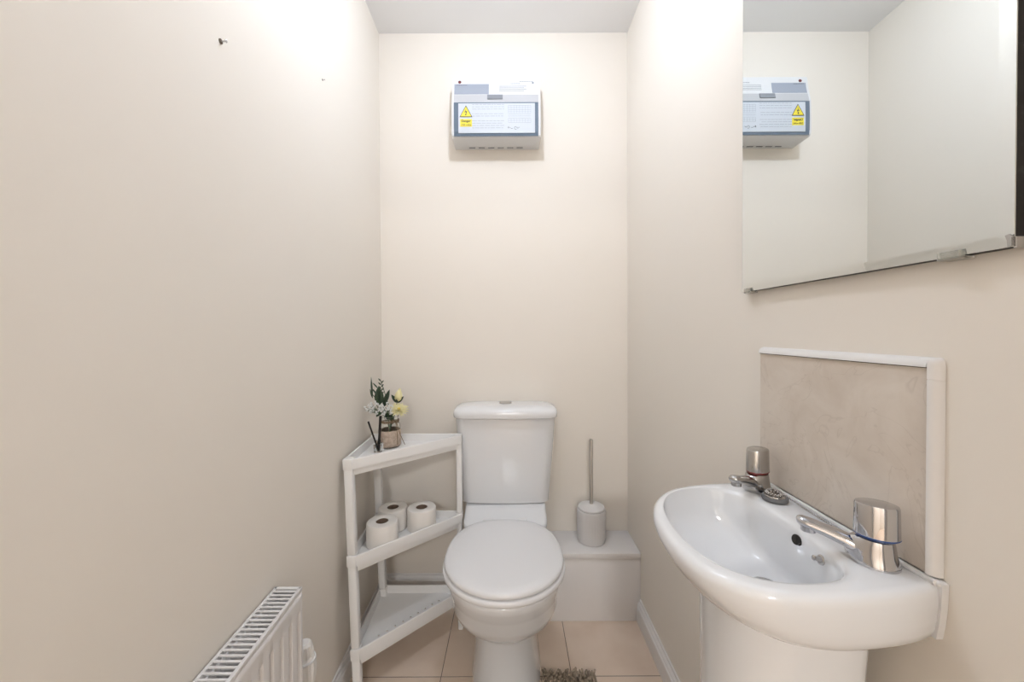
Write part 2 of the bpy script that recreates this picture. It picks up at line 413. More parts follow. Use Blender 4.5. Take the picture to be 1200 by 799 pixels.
# ---------------- splashback ----------------
sp = thing('tile_splashback', (RW, .60, .84), 'beige stone-effect tile splashback with white rounded edging above the basin', 'tile splashback')
mbox('tile', (.4885, RW - .0003, .4505, .7545, .842, 1.0855), STONE, sp)
bm = bmesh.new()
q = [(0, 0)] + [(.0115 * math.cos(a * PI / 16), .0115 * math.sin(a * PI / 16)) for a in range(9)]
loft(bm, [[Vector((RW - .0003 - v, y, 1.0850 + u)) for u, v in q] for y in (.4500, .7560)])
link_mesh('edge_trim', bm, GLOSS, sp, 40)
bm = bmesh.new()
loft(bm, [[Vector((RW - .0003 - v * k, .4508 - .002 - u * k * .85, z)) for u, v in q] for z, k in ((.842, 1), (1.0700, 1), (1.0702, .93), (1.0712, .93), (1.0714, 1), (1.088, 1), (1.0925, .93), (1.0955, .75), (1.0965, .5))])
link_mesh('edge_trim', bm, GLOSS, sp, 40)
mbox('grout_line', (.4875, .4886, .4505, .7547, 1.0838, 1.0850), GROUT, sp)

# ---------------- washbasin ----------------
WB = thing('washbasin', (.40, .585, 0), 'small white ceramic pedestal basin with two chrome taps on the right wall', 'washbasin')
CX, CY = .345, .580
front = [(.4965, .744), (.45, .7435), (.40, .741), (.345, .734), (.292, .713), (.251, .671), (.226, .612), (.219, .548), (.226, .492), (.247, .452), (.283, .426), (.33, .4165), (.39, .4185), (.45, .4265), (.4965, .4390)]
Pc = catmull(front, 12, closed=False)
Pc = Pc + [(.4965, .4390 + (.744 - .4390) * k / 20) for k in range(1, 20)]
Qp = [(.424, .575), (.423, .625), (.417, .668), (.396, .700), (.36, .715), (.315, .708), (.277, .682), (.252, .636), (.2425, .580), (.2445, .525), (.259, .483), (.288, .456), (.33, .4445), (.374, .448), (.404, .466), (.419, .500), (.423, .535)]
Qc = catmull(Qp, 10)
NB = 144
def radial(C, ang):
    d = Vector((math.cos(ang), math.sin(ang))); best = None
    for i in range(len(C)):
        a = Vector(C[i]) - Vector((CX, CY)); b = Vector(C[(i + 1) % len(C)]) - Vector((CX, CY)); e = b - a
        den = d.x * e.y - d.y * e.x
        if abs(den) < 1e-12: continue
        t = (a.x * e.y - a.y * e.x) / den; s = (a.x * d.y - a.y * d.x) / den
        if t > 0 and -1e-6 <= s <= 1 + 1e-6 and (best is None or t > best): best = t
    return Vector((CX, CY)) + d * best
# angles, with the wall corners hit exactly
angs = [2 * PI * i / NB for i in range(NB)]
for c in ((.4965, .744), (.4965, .4390)):
    a = math.atan2(c[1] - CY, c[0] - CX) % (2 * PI); k = min(range(NB), key=lambda i: abs(angs[i] - a)); angs[k] = a
P = [radial(Pc, a) for a in angs]; Q = [radial(Qc, a) for a in angs]
RIM = .836
def scale_wall(pts, s, sx=None):
    sx = sx or s
    return [Vector((.4965 + (p.x - .4965) * sx, .583 + (p.y - .583) * s)) for p in pts]
def inset(pts, d):
    out = []
    for p, q in zip(pts, Q):
        v = q - p; L = v.length
        dd = min(d, L)
        if p.x > .4955: dd = d * .15
        out.append(p + v * (dd / L))
    return out
def at(pts, z): return [Vector((p.x, p.y, z)) for p in pts]
def dshape(cx, cy, fx, bx_, hw, n=40):
    out = []
    for i in range(n):
        a = 2 * PI * i / n; c, s_ = math.cos(a), math.sin(a)
        if c < 0: x = cx + (cx - fx) * c
        else: x = cx + (bx_ - cx) * abs(c) ** .35
        out.append(Vector((x, cy + hw * (math.copysign(abs(s_) ** (.8 if c < 0 else .45), s_)))))
    return out
def low(fx, bx_, hw):
    poly = dshape(.40, .583, fx, bx_, hw, 60); return [radial(poly, a) for a in angs]
rings = [at(low(.312, .455, .085), .700), at(low(.300, .462, .100), .732), at(low(.300, .470, .112), .746), at(scale_wall(P, .80, .69), .757), at(scale_wall(P, .90, .78), .7635),
         at(scale_wall(P, .945, .85), .771), at(scale_wall(P, .970, .905), .781), at(scale_wall(P, .985, .95), .794), at(scale_wall(P, .995, .983), .809), at(P, .823)]
rings += [at(inset(P, .0012), .829), at(inset(P, .004), .8330), at(inset(P, .008), .8353), at(inset(P, .0125), RIM)]
def lerp(t): return [p + (q - p) * t for p, q in zip(inset(P, .0125), Q)]
rings += [at(lerp(.5), RIM + .0002), at(lerp(.80), RIM - .0003), at(lerp(.93), RIM - .0018), at(Q, RIM - .006)]
def sq(s, c=(.345, .58)): return [Vector((c[0] + (q.x - .345) * s, c[1] + (q.y - c[1]) * s)) for q in Q]
for s, z, cx in ((.982, .821, .345), (.962, .810, .346), (.935, .797, .348), (.885, .783, .352), (.80, .769, .360), (.665, .759, .3715), (.58, .7515, .377), (.47, .745, .381), (.32, .7405, .384), (.18, .7385, .385), (.08, .738, .385)):
    rings.append(at(sq(s, (cx, .58)), z))
bm = bmesh.new(); loft(bm, rings); link_mesh('basin', bm, CER, WB, 60)
# pedestal
bm = bmesh.new()
loft(bm, [at(dshape(.41, .583, .300, .464, hw), z) for z, hw, in ((0, .110), (.02, .109), (.10, .101), (.35, .097), (.60, .099), (.68, .102), (.728, .106))] , cap0=True, cap1=True)
link_mesh('pedestal', bm, CER, WB, 50)
# waste
bm = bmesh.new(); revolve(bm, [(.021, .7375), (.021, .7410), (.017, .7420), (.014, .7400), (.001, .7400)], (.385, .58, 0), 24); link_mesh('waste', bm, CHROMED, WB, 50)
# sealant
bm = bmesh.new(); tube(bm, [(.4868, y, .8372 + .0006 * math.sin(y * 90)) for y in [.4385 + .0305 * k for k in range(11)]], [.0036 + .0007 * math.sin(k * 2.3) for k in range(11)], 8)
loft(bm, [[Vector((x, y + dy, z)) for x, y in ((.4885, .4335), (.4966, .4335), (.4966, .4405), (.4885, .4405))] for z, dy in ((.771, .006), (.79, .003), (.81, .001), (.8385, 0))])
box(bm, .4865, .4968, .4345, .4500, .8345, .8400, .002)
link_mesh('sealant', bm, SEAL, WB, 50)
# overflow and chain stay on the inside wall below the deck
iw = Vector((-1, 0, .30)).normalized()
bm = bmesh.new(); revolve(bm, [(.0085, -.004), (.0085, .0008), (.006, .0004), (.001, -.001)], (.4205, .566, .8185), 24, sx=.85, sy=1.0, axis=iw); link_mesh('overflow_shade_disc', bm, HOLE_SHADE, WB, 50)  # solid dark disc, its colour stands in for the shaded hole
bm = bmesh.new(); revolve(bm, [(.0065, -.003), (.0065, .001), (.004, .002), (.0025, .008), (.0035, .011), (.001, .012)], (.4195, .519, .8165), 16, axis=iw); link_mesh('chain_stay', bm, CHROMED, WB, 50)

# taps (body; handle and coloured ring are its own pieces)
def tap(cx, cy, ang, ring, worn, lab):
    m = CHROMED if worn else CHROME
    M = Matrix.Rotation(ang, 3, 'Z'); C = Vector((cx, cy, RIM + .0005))
    f = lambda p: M @ Vector(p) + C          # local +x runs along the spout
    bm = bmesh.new()
    bp_ = [(.030, 0, 1.0), (.030, .003, 1.0), (.0285, .006, 1.0), (.0258, .013, 1.0), (.0248, .020, 1.0), (.0236, .028, 1.0), (.0226, .0315, .98)]
    rs = []
    for r, z, k in bp_:
        sf = {.003: 1.1, .006: 1.28, .013: 1.5, .020: 1.5, .028: 1.35, .0315: 1.15}.get(z, 1.0)
        rs.append([f((r * math.cos(2 * PI * i / 36) * .80 * (1 + (sf - 1) * max(0, math.cos(2 * PI * i / 36))), r * .76 * k * math.sin(2 * PI * i / 36), z)) for i in range(36)])
    loft(bm, rs)
    # spout: flattened tube rising slightly towards the outlet
    path = [(-.004, .0135, .009, .007), (.010, .0145, .0115, .0100), (.021, .0175, .0125, .0112), (.032, .022, .0118, .0102), (.050, .0275, .0102, .0085), (.064, .0315, .0104, .0078), (.072, .0330, .0104, .0074), (.0775, .0332, .0078, .0058), (.0800, .0330, .0036, .0028)]
    rs = []
    for x, z, wy, wz in path:
        rs.append([f((x + .25 * wz * math.sin(2 * PI * i / 20), wy * math.cos(2 * PI * i / 20), z + wz * math.sin(2 * PI * i / 20))) for i in range(20)])
    loft(bm, rs)
    rs = [[f((.067 + .0085 * math.cos(2 * PI * i / 20), .0082 * math.sin(2 * PI * i / 20), z)) for i in range(20)] for z in (.034, .0225, .0215)]
    loft(bm, rs)
    t = link_mesh('tap', bm, m, WB, 50); t['label'] = lab
    def oval(prof):
        return [[f((rx * math.cos(2 * PI * i / 40) - .001, ry * math.sin(2 * PI * i / 40), z)) for i in range(40)] for rx, ry, z in prof]
    bm = bmesh.new(); loft(bm, oval([(.0185, .0155, .0320), (.0225, .0175, .036), (.0225, .0175, .0372), (.0217, .0165, .0730), (.0208, .0158, .0748), (.0190, .0142, .0755)])); link_mesh('tap_handle', bm, m, t, 40)
    bm = bmesh.new(); loft(bm, oval([(.0175, .0145, .0315), (.0222, .0174, .0345), (.0227, .0178, .0352), (.0224, .0175, .0360)])); link_mesh('colour_ring', bm, ring, t, 40)
tap(.4560, .4800, math.radians(180 - 33), BLUE, False, 'polished chrome cold tap with blue ring')
tap(.4500, .7030, math.radians(180 + 30), RED, True, 'dull chrome hot tap with red ring')

# plug and chain lying on the deck
pg = thing('basin_plug', (.4535, .665, RIM), 'grey chrome-topped plug with ball chain lying on the basin beside far tap', 'plug')
bm = bmesh.new(); revolve(bm, [(.0185, .0010), (.020, .003), (.020, .0065), (.019, .008), (.001, .0085)], (.4520, .6585, RIM), 28); link_mesh('plug_body', bm, RUBBER, pg, 40)
bm = bmesh.new(); revolve(bm, [(.0165, .0086), (.016, .0102), (.012, .0108), (.001, .0112)], (.4520, .6585, RIM), 28); link_mesh('plug_top', bm, CHROMED, pg, 40)
bm = bmesh.new()
cp = []
for k in range(26): cp.append((.4510 + .0125 * math.cos(k * .55) * (1 - k * .012), .6600 + .0125 * math.sin(k * .55), RIM + .0125 + .0015 * (k // 12)))
cp += [(.465, .650, RIM + .011), (.474, .637, RIM + .004), (.4745, .62, RIM + .0026), (.4745, .60, RIM + .0026), (.4745, .57, RIM + .0026), (.4745, .54, RIM + .0026), (.4745, .515, RIM + .0026), (.4765, .495, RIM + .0026)]
pts = [Vector(p) for p in cp]; acc = 0; last = pts[0]; beads = [pts[0]]
for a, b in zip(pts[:-1], pts[1:]):
    n = max(1, int((b - a).length / .0002))
    for k in range(n):
        q = a + (b - a) * k / n
        if (q - beads[-1]).length > .0044: beads.append(q)
for b in beads: bmesh.ops.create_icosphere(bm, subdivisions=1, radius=.0019, matrix=Matrix.Translation(b))
tube(bm, pts[26:], .0004, 4)
link_mesh('ball_chain', bm, CHROMED, pg, 180)

# ---------------- toilet ----------------
TXc = -.028
TO = thing('toilet', (TXc, 1.35, 0), 'white close-coupled toilet with lid closed against the back wall', 'toilet')
def egg(yf, ym, yb, hw, nb=2.0, nf=2.0, hb=None, n=64):
    out = []
    for i in range(n):
        a = 2 * PI * i / n; c, s = math.cos(a), math.sin(a)
        e = 2 / nb if s > 0 else 2 / nf
        x = hw * math.copysign(abs(c) ** e, c)
        y = ym + ((yb - ym) if s > 0 else (ym - yf)) * math.copysign(abs(s) ** e, s)
        out.append(Vector((TXc + x, y)))
    return out
bm = bmesh.new()
lv = [(0, 1.115, 1.30, 1.52, .113, 3.5, 2.4), (.02, 1.118, 1.30, 1.52, .114, 3.5, 2.4), (.06, 1.130, 1.30, 1.52, .107, 3.2, 2.3), (.12, 1.140, 1.30, 1.52, .103, 3.2, 2.2), (.185, 1.138, 1.28, 1.52, .102, 3, 2.1), (.212, 1.130, 1.27, 1.52, .106, 3, 2.05),
      (.218, 1.118, 1.25, 1.52, .116, 3, 2), (.232, 1.092, 1.23, 1.52, .139, 2.8, 2), (.257, 1.068, 1.22, 1.52, .156, 2.6, 2), (.288, 1.050, 1.21, 1.52, .165, 2.5, 2), (.320, 1.042, 1.21, 1.52, .1665, 2.5, 2), (.332, 1.035, 1.21, 1.51, .170, 2.4, 2), (.36, 1.022, 1.21, 1.50, .176, 2.3, 2), (.380, 1.014, 1.21, 1.50, .180, 2.3, 2), (.388, 1.016, 1.21, 1.50, .179, 2.3, 2), (.392, 1.024, 1.21, 1.49, .174, 2.3, 2)]
loft(bm, [[p + Vector((.005 * max(0, 1 - z / .38), 0, 0)) for p in at(egg(a, b, c, d, e, f), z)] for z, a, b, c, d, e, f in lv])
def rrect(hw, y0, y1, r, n=6, bow=0):
    out = []
    for cx, cy, a0 in ((TXc + hw - r, y1 - r, 0), (TXc - hw + r, y1 - r, 90), (TXc - hw + r, y0 + r, 180), (TXc + hw - r, y0 + r, 270)):
        for k in range(n + 1):
            a = math.radians(a0 + 90 * k / n); out.append(Vector((cx + r * math.cos(a), cy + r * math.sin(a))))
        if a0 == 180 and bow:
            for k in range(1, 10):
                t = k / 10; out.append(Vector((TXc - hw + r + (2 * hw - 2 * r) * t, y0 - bow * 4 * t * (1 - t))))
    return out
rearl = [(.26, .085, 1.44), (.32, .11, 1.42), (.37, .145, 1.405), (.395, .154, 1.402), (.408, .157, 1.406), (.416, .158, 1.420), (.426, .158, 1.460), (.4375, .158, 1.488), (.4425, .157, 1.500)]
loft(bm, [at(rrect(hw, y0, 1.632, .03), z) for z, hw, y0 in rearl])
link_mesh('pan', bm, CER, TO, 50)
bm = bmesh.new()
loft(bm, [at(egg(1.004 + i, 1.20, 1.415 - i, .191 - i, 2.5), z) for z, i in ((.3935, .006), (.3965, .001), (.402, 0), (.409, .001), (.4125, .006))])
link_mesh('seat', bm, SEATM, TO, 50)
bm = bmesh.new()
def lidr(i): return egg(1.008 + i, 1.20, 1.428 - i, .186 - i, 2.5)
loft(bm, [at(lidr(i), z) for z, i in ((.4150, .006), (.4175, .001), (.423, 0), (.4285, .003), (.4315, .010), (.4335, .030), (.4343, .07), (.4345, .13))])
link_mesh('seat_lid', bm, SEATM, TO, 50)
for sx in (-1, 1):
    bm = bmesh.new(); tube(bm, [(TXc + sx * .065 - .018, 1.432, .421), (TXc + sx * .065 + .018, 1.432, .421)], .008, 14)
    link_mesh('hinge', bm, SEATM, TO, 40)
bm = bmesh.new()
cl = [(.443, .166, 1.530, .03), (.448, .174, 1.521, .036), (.49, .1775, 1.515, .042), (.59, .186, 1.509, .045), (.69, .194, 1.506, .045), (.788, .2005, 1.505, .045)]
loft(bm, [at(rrect(hw, y0, 1.642, r, bow=.006), z) for z, hw, y0, r in cl]); link_mesh('cistern', bm, CER, TO, 45)
bm = bmesh.new()
ll = [(.7885, .2015, 1.492, .040), (.792, .2060, 1.486, .046), (.803, .2080, 1.484, .048), (.813, .2072, 1.485, .048), (.821, .203, 1.489, .050), (.828, .194, 1.497, .050), (.8325, .180, 1.508, .048), (.835, .158, 1.525, .045), (.8360, .12, 1.545, .03)]
loft(bm, [at(rrect(hw, y0, 1.646 - (0 if i < 5 else (i - 4) * .006), r, bow=.006), z) for i, (z, hw, y0, r) in enumerate(ll)]); link_mesh('cistern_lid', bm, CER, TO, 45)
fb = None
bm = bmesh.new(); revolve(bm, [(.0265, .834), (.0265, .8385), (.024, .8400), (.022, .8388), (.0215, .840), (.001, .8408)], (TXc, 1.575, 0), 32); fb = link_mesh('flush_button', bm, CHROMED, TO, 40)

# ---------------- toilet brush ----------------
BXc, BYc, BZ = .323, 1.572, .268
bh = thing('toilet_brush_holder', (BXc, BYc, BZ), 'ribbed white cylindrical toilet brush holder on the white boxed ledge', 'brush holder')
bm = bmesh.new()
n = 96; rings = []
for r, z, rib in ((.050, 0, 0), (.0545, .003, 0), (.0565, .009, 0), (.0572, .013, 1), (.0575, .127, 1), (.0572, .1305, 0), (.0552, .1335, 0), (.030, .134, 0), (.016, .134, 0), (.016, .02, 0)):
    rings.append([Vector(((r + (.0010 * math.cos(i * 2 * PI / 3) if rib else 0)) * math.cos(2 * PI * i / n) + BXc, (r + (.0010 * math.cos(i * 2 * PI / 3) if rib else 0)) * math.sin(2 * PI * i / n) + BYc, BZ + z)) for i in range(n)])
loft(bm, rings); link_mesh('holder_body', bm, HOLDER, bh, 40)
tbz = thing('toilet_brush', (BXc, BYc, BZ + .02), 'toilet brush with tall brushed steel handle standing in the ribbed white holder', 'toilet brush')
bm = bmesh.new(); revolve(bm, [(.053, .135), (.0545, .1375), (.053, .1420), (.040, .1475), (.018, .1515), (.0125, .1525), (.001, .1530)], (BXc, BYc, BZ), 48); link_mesh('splash_lid', bm, HOLDER, tbz, 40)
bm = bmesh.new(); revolve(bm, [(.0075, .150), (.0075, .412), (.0070, .4165), (.001, .4175)], (BXc, BYc, BZ), 20); link_mesh('handle', bm, STEEL, tbz, 40)
bm = bmesh.new(); revolve(bm, [(.004, .022), (.0145, .025), (.0148, .09), (.004, .093), (.004, .134)], (BXc, BYc, BZ), 24); link_mesh('bristle_head', bm, BRISTLE, tbz, 40)

# ---------------- corner shelf ----------------
AX, AY, BYs, CXs = -.493, 1.161, 1.467, -.190
BX = AX - .012
CS = thing('corner_shelf', (-.40, 1.36, 0), 'white plastic three-tier triangular corner shelf left of the toilet', 'shelf unit')
def sh(p): return Vector((p.x - (.010 + .043 * (CXs - p.x) / (CXs - AX)) * p.z, p.y + .048 * p.z, p.z))
TIER = (.731, .434, .152)      # rim tops
def fillet(poly, rads, n=5):
    out = []; m = len(poly)
    for i in range(m):
        p = Vector(poly[i]); a = (Vector(poly[i - 1]) - p).normalized(); b = (Vector(poly[(i + 1) % m]) - p).normalized(); r = rads[i]
        s = p + a * r; e = p + b * r
        for k in range(n + 1):
            t = k / n; out.append(tuple((1 - t) ** 2 * s + 2 * t * (1 - t) * p + t * t * e))
    return out
outer = [(AX, AY + .004), (AX + .024, AY), (CXs, BYs - .030), (CXs, BYs), (BX, BYs)]
def off_poly(poly, d):
    out = []; m = len(poly)
    for i in range(m):
        p0, p1, p2 = Vector(poly[i - 1]), Vector(poly[i]), Vector(poly[(i + 1) % m])
        e1 = (p1 - p0).normalized(); e2 = (p2 - p1).normalized(); n1 = Vector((-e1.y, e1.x)); n2 = Vector((-e2.y, e2.x))
        q = (n1 + n2); q = q / max(.3, q.length_squared / 2) ; out.append(tuple(p1 + q * d))
    return out
Rr = [.006, .006, .006, .006, .012]
oP = fillet(outer, Rr); 
inner = off_poly(outer, .006); iP = fillet(inner, [.005, .005, .005, .005, .03])
inner2 = off_poly(outer, .009); iP2 = fillet(inner2, [.005, .005, .005, .005, .03])
lP = fillet(off_poly(outer, .010), [.005, .005, .005, .005, .02]); lP2 = fillet(off_poly(outer, .012), [.005] * 4 + [.02])
# holes in two rows parallel to the front edge, in a frame along that edge
fa = Vector(outer[1]); fbv = Vector(outer[2]); fe = (fbv - fa).normalized(); fn = Vector((-fe.y, fe.x))
if fn.y < 0: fn = -fn
FL = (fbv - fa).length
holes = []
for k in range(11): holes.append(fa + fe * (.035 + (FL - .09) * k / 10) + fn * .024)
for k in range(9): holes.append(fa + fe * (.085 + (FL - .16) * k / 8) + fn * .045)
def shelf(ztop):
    bm = bmesh.new()
    zb = ztop - .032; zf = ztop - .026
    # rim: outer wall up, over, inner wall down to floor (floor separately holed), and underside skirt
    rs = [[sh(Vector((x, y, z))) for x, y in pl_] for pl_, z in ((lP2, zb - .001), (lP2, zb - .021), (lP, zb - .021), (lP, zb), (oP, zb), (oP, ztop - .0015), (fillet(off_poly(outer, .0015), Rr), ztop), (fillet(off_poly(outer, .0045), [.005] * 4 + [.024]), ztop), (iP, ztop - .0015), (iP2, zf))]
    loft(bm, rs, False, False)
    # corner sockets gripping the posts
    for d in ((AX - .0012, AX + .0265, AY - .0012, AY + .030), (BX - .0012, BX + .029, BYs - .029, BYs + .0012), (CXs - .022, CXs + .0012, BYs - .031, BYs + .0012)):
        b2 = bmesh.new(); box(b2, d[0], d[1], d[2], d[3], zb - .002, ztop + (0 if d[3] < 1.3 or d[0] > -.3 else .0) + .0005, .003)
        for v in b2.verts: v.co = sh(v.co)
        me = bpy.data.meshes.new('t'); b2.to_mesh(me); b2.free(); bm.from_mesh(me); bpy.data.meshes.remove(me)
    # floor plate with holes through a filled 2D curve
    c = bpy.data.curves.new('plate', 'CURVE'); c.dimensions = '2D'; c.fill_mode = 'BOTH'; c.extrude = .0015
    def spl(pts):
        s = c.splines.new('POLY'); s.points.add(len(pts) - 1); s.use_cyclic_u = True
        for q, p in zip(s.points, pts): q.co = (p[0], p[1], 0, 1)
    spl(fillet(off_poly(outer, .0075), [.005] * 4 + [.03]))
    for h in holes: spl([(h.x + 0.0038 * math.cos(2 * PI * k / 12), h.y + .0038 * math.sin(2 * PI * k / 12)) for k in range(12)])
    t = bpy.data.objects.new('plate', c); COL.objects.link(t); bpy.context.view_layer.update()
    me = bpy.data.meshes.new_from_object(t.evaluated_get(bpy.context.evaluated_depsgraph_get())); bpy.data.objects.remove(t)
    me.transform(Matrix.Translation((0, 0, zf - .0015)))
    for v in me.vertices: v.co = sh(v.co)
    bm.from_mesh(me); bpy.data.meshes.remove(me)
    return link_mesh('shelf', bm, PLAST, CS, 35)
for z in TIER: shelf(z)
def post(x0, x1, y0, y1):
    bm = bmesh.new()
    segs = [(0, TIER[2] - .033), (TIER[2] + .0005, TIER[1] - .033), (TIER[1] + .0005, TIER[0] - .033)]
    for a, b in segs:
        b2 = bmesh.new(); box(b2, x0, x1, y0, y1, a, b + .004, .005, 3)
        for v in b2.verts: v.co = sh(v.co)
        me = bpy.data.meshes.new('t'); b2.to_mesh(me); b2.free(); bm.from_mesh(me); bpy.data.meshes.remove(me)
    return link_mesh('post', bm, PLAST, CS, 35)
post(AX, AX + .025, AY + .001, AY + .027); post(BX + .001, BX + .026, BYs - .027, BYs); post(CXs - .019, CXs, BYs - .029, BYs)

# ---------------- toilet rolls ----------------
def roll(x, y, label, r=.0520, h=.077):
    z0 = TIER[1] - .026 + .0005
    T = thing('toilet_roll', (x, y, z0), label, 'toilet roll', 'toilet rolls on the middle shelf')
    bm = bmesh.new(); revolve(bm, [(.0205, 0), (r - .002, 0), (r, .002), (r, h - .006), (r - .002, h - .002), (r - .007, h), (.024, h), (.0215, h - .001), (.0205, h - .004)], (x, y, z0), 48, cap0=False, cap1=False)
    vs = [v for v in bm.verts]
    n = 48
    bm.verts.ensure_lookup_table()
    for i in range(n): bm.faces.new((bm.verts[i], bm.verts[(i + 1) % n], bm.verts[8 * n + (i + 1) % n], bm.verts[8 * n + i]))
    link_mesh('paper', bm, PAPER, T, 40)
    bm = bmesh.new(); rs = [[Vector((x + rr_ * math.cos(2 * PI * i / 32), y + rr_ * math.sin(2 * PI * i / 32), z0 + z)) for i in range(32)] for rr_, z in ((.0204, .0005), (.0204, h - .003), (.0194, h - .003), (.0194, .0005))]
    loft(bm, rs, False, False); link_mesh('cardboard_core', bm, CARD, T, 60)
roll(-.3365, 1.411, 'white toilet roll on the middle shelf, nearest the toilet')
roll(-.443, 1.412, 'white toilet roll on the middle shelf, back left beside the corner post')
roll(-.447, 1.3065, 'white toilet roll at the front left of the middle shelf')

# ---------------- jar of flowers ----------------
JX, JY, JZ = -.455, 1.420, TIER[0] - .026 + .0006
JR = thing('glass_jar', (JX, JY, JZ), 'glass jar wrapped in hessian and twine on the top shelf', 'jar')
bm = bmesh.new()
ro = [(.034, 0), (.0375, .004), (.0385, .012), (.0385, .075), (.036, .086), (.031, .093), (.0305, .108), (.0325, .110), (.0325, .113), (.0285, .113), (.0285, .095), (.0335, .085), (.036, .074), (.036, .010), (.001, .006)]
revolve(bm, ro, (JX, JY, JZ), 40); link_mesh('glass', bm, GLASS, JR, 50)
bm = bmesh.new(); revolve(bm, [(.0388, .006), (.0400, .008), (.0402, .062), (.0390, .064)], (JX, JY, JZ), 40, cap0=False, cap1=False); link_mesh('hessian_band', bm, HESS, JR, 50)
bm = bmesh.new()
for zz in (.093, .096, .099): tube(bm, [(JX + .033 * math.cos(t * PI / 12), JY + .033 * math.sin(t * PI / 12), JZ + zz + .001 * math.sin(t)) for t in range(25)], .0014, 6)
for k, zz in enumerate((.022, .03, .038, .046, .054)): False and tube(bm, [(JX + .0448 * math.cos(t * PI / 12), JY + .0448 * math.sin(t * PI / 12), JZ + zz + .002 * math.sin(t * .5 + k)) for t in range(25)], .0007, 5)
for s, e in ((.028, .0), (.031, .024)):
    tube(bm, [(JX + s, JY - .026, JZ + .096), (JX + s + .008, JY - .036, JZ + .088), (JX + s + .012 + e * .3, JY - .040, JZ + .055), (JX + s + .012 + e, JY - .040, JZ + .018 )], .0012, 6)
tube(bm, [(JX + .028 + .012 * math.cos(t), JY - .030 - .004 * math.sin(t), JZ + .098 + .007 * math.sin(2 * t) * 1.0) for t in [k * .45 for k in range(15)]], .0012, 6)
link_mesh('twine', bm, TWINE, JR, 60)

def jp(px, py, dy=0.0):        # where a flower head sits above the jar
    y = JY + dy; return Vector(((px - 600) * y / 450, y, H - (py - 388.5) * y / 450))
def leaf(bm, base, tip, wd, nrm=(0, -1, .2), fold=.15, n=8):
    base = Vector(base); tip = Vector(tip); ax = tip - base; N_ = Vector(nrm).normalized(); side = ax.cross(N_).normalized(); up = side.cross(ax).normalized()
    for sgn in (1, -1):
        a, b = [], []
        for k in range(n + 1):
            t = k / n; c = base + ax * t - up * (math.sin(t * PI) * ax.length * .06)
            w_ = wd * math.sin(PI * t ** .8) ** .8 if 0 < t < 1 else 0.0004
            a.append(c); b.append(c + side * sgn * w_ + up * fold * w_)
        A = [bm.verts.new(p) for p in a]; B = [bm.verts.new(p) for p in b]
        for k in range(n): bm.faces.new((A[k], A[k + 1], B[k + 1], B[k]))
    return
def solid(o, t=.0006):
    m = o.modifiers.new('thickness', 'SOLIDIFY'); m.thickness = t; return o
root = Vector((JX, JY, JZ + .012))
def stem_pts(head, sx=0.0, sy=0.0):
    neck = Vector((JX + sx, JY + sy, JZ + .112)); r0 = Vector((JX - sx * .8, JY - sy * .8, JZ + .012))
    return [tuple(r0), tuple(r0.lerp(neck, .5)), tuple(neck), tuple(neck.lerp(head, .5) + Vector((0, 0, .004))), tuple(head)]
# rose bud
hd = jp(465, 470.5)
ro_ = thing('rose_bud', hd, 'pale yellow rosebud with green sepals, highest bloom in the jar', 'flower')
bm = bmesh.new(); tube(bm, catmull(stem_pts(hd, .018, -.006), 4, False), .0016, 6); link_mesh('stem', bm, STEM, ro_, 60)
bm = bmesh.new()
ax = Vector((.22, -.1, 1)).normalized()
for k in range(7):
    a0 = k * 2.4; rs = []
    for z, r in ((0, .004), (.010, .013), (.022, .0145), (.034, .0105), (.041, .006)):
        rr_ = r * (1 - .07 * k); rs.append([Matrix.Rotation(a0, 3, 'Z') @ Vector((rr_ * math.cos(t), rr_ * math.sin(t), z + .0015 * k + .002 * math.cos(t))) for t in [(-1.3 + 2.6 * i / 8) for i in range(9)]])
    M = Vector((0, 0, 1)).rotation_difference(ax).to_matrix()
    loft(bm, [[M @ p + hd for p in r] for r in rs], False, False, closed=False)
solid(link_mesh('petals', bm, YELF, ro_, 60))
bm = bmesh.new()
leaf(bm, hd + Vector((0, 0, -.003)), hd + Vector((.026, -.008, .022)), .006, (-.3, -1, 0))
leaf(bm, hd + Vector((0, 0, -.003)), hd + Vector((-.020, -.006, .028)), .007, (.2, -1, 0))
leaf(bm, hd + Vector((0, 0, -.004)), hd + Vector((.002, -.020, .014)), .006, (0, -1, .6))
leaf(bm, hd + Vector((0, 0, -.003)), hd + Vector((.004, .020, .018)), .006, (0, 1, .6))
solid(link_mesh('sepals', bm, LEAF, ro_, 60))
# yellow daisy-like bloom
hd = jp(466.5, 480, -.012)
gb = thing('yellow_bloom', hd, 'open pale yellow many-petalled flower leaning right over the jar', 'flower')
bm = bmesh.new(); tube(bm, catmull(stem_pts(hd, .012, -.016), 4, False), .0017, 6); link_mesh('stem', bm, STEM, gb, 60)
bm = bmesh.new()
axis = Vector((.30, -.55, .80)).normalized(); M = Vector((0, 0, 1)).rotation_difference(axis).to_matrix()
rg = random.Random(5)
for ring_, (cnt, L_, up_) in enumerate(((18, .036, .15), (16, .031, .45), (12, .023, .9), (8, .014, 1.6))):
    for k in range(cnt):
        a = 2 * PI * (k + .5 * ring_) / cnt + rg.uniform(-.08, .08); l = L_ * rg.uniform(.85, 1.1)
        d = Vector((math.cos(a), math.sin(a), up_)).normalized()
        nr = Vector((-math.cos(a) * up_, -math.sin(a) * up_, 1)).normalized()
        leaf(bm, hd + M @ (d * .003), hd + M @ (d * l), .0040, M @ nr, .3, 4)
solid(link_mesh('petals', bm, YELF, gb, 60), .0004)
bm = bmesh.new(); bmesh.ops.create_icosphere(bm, subdivisions=2, radius=.006, matrix=Matrix.Translation(hd + axis * .006)); link_mesh('centre', bm, YELC, gb, 60)
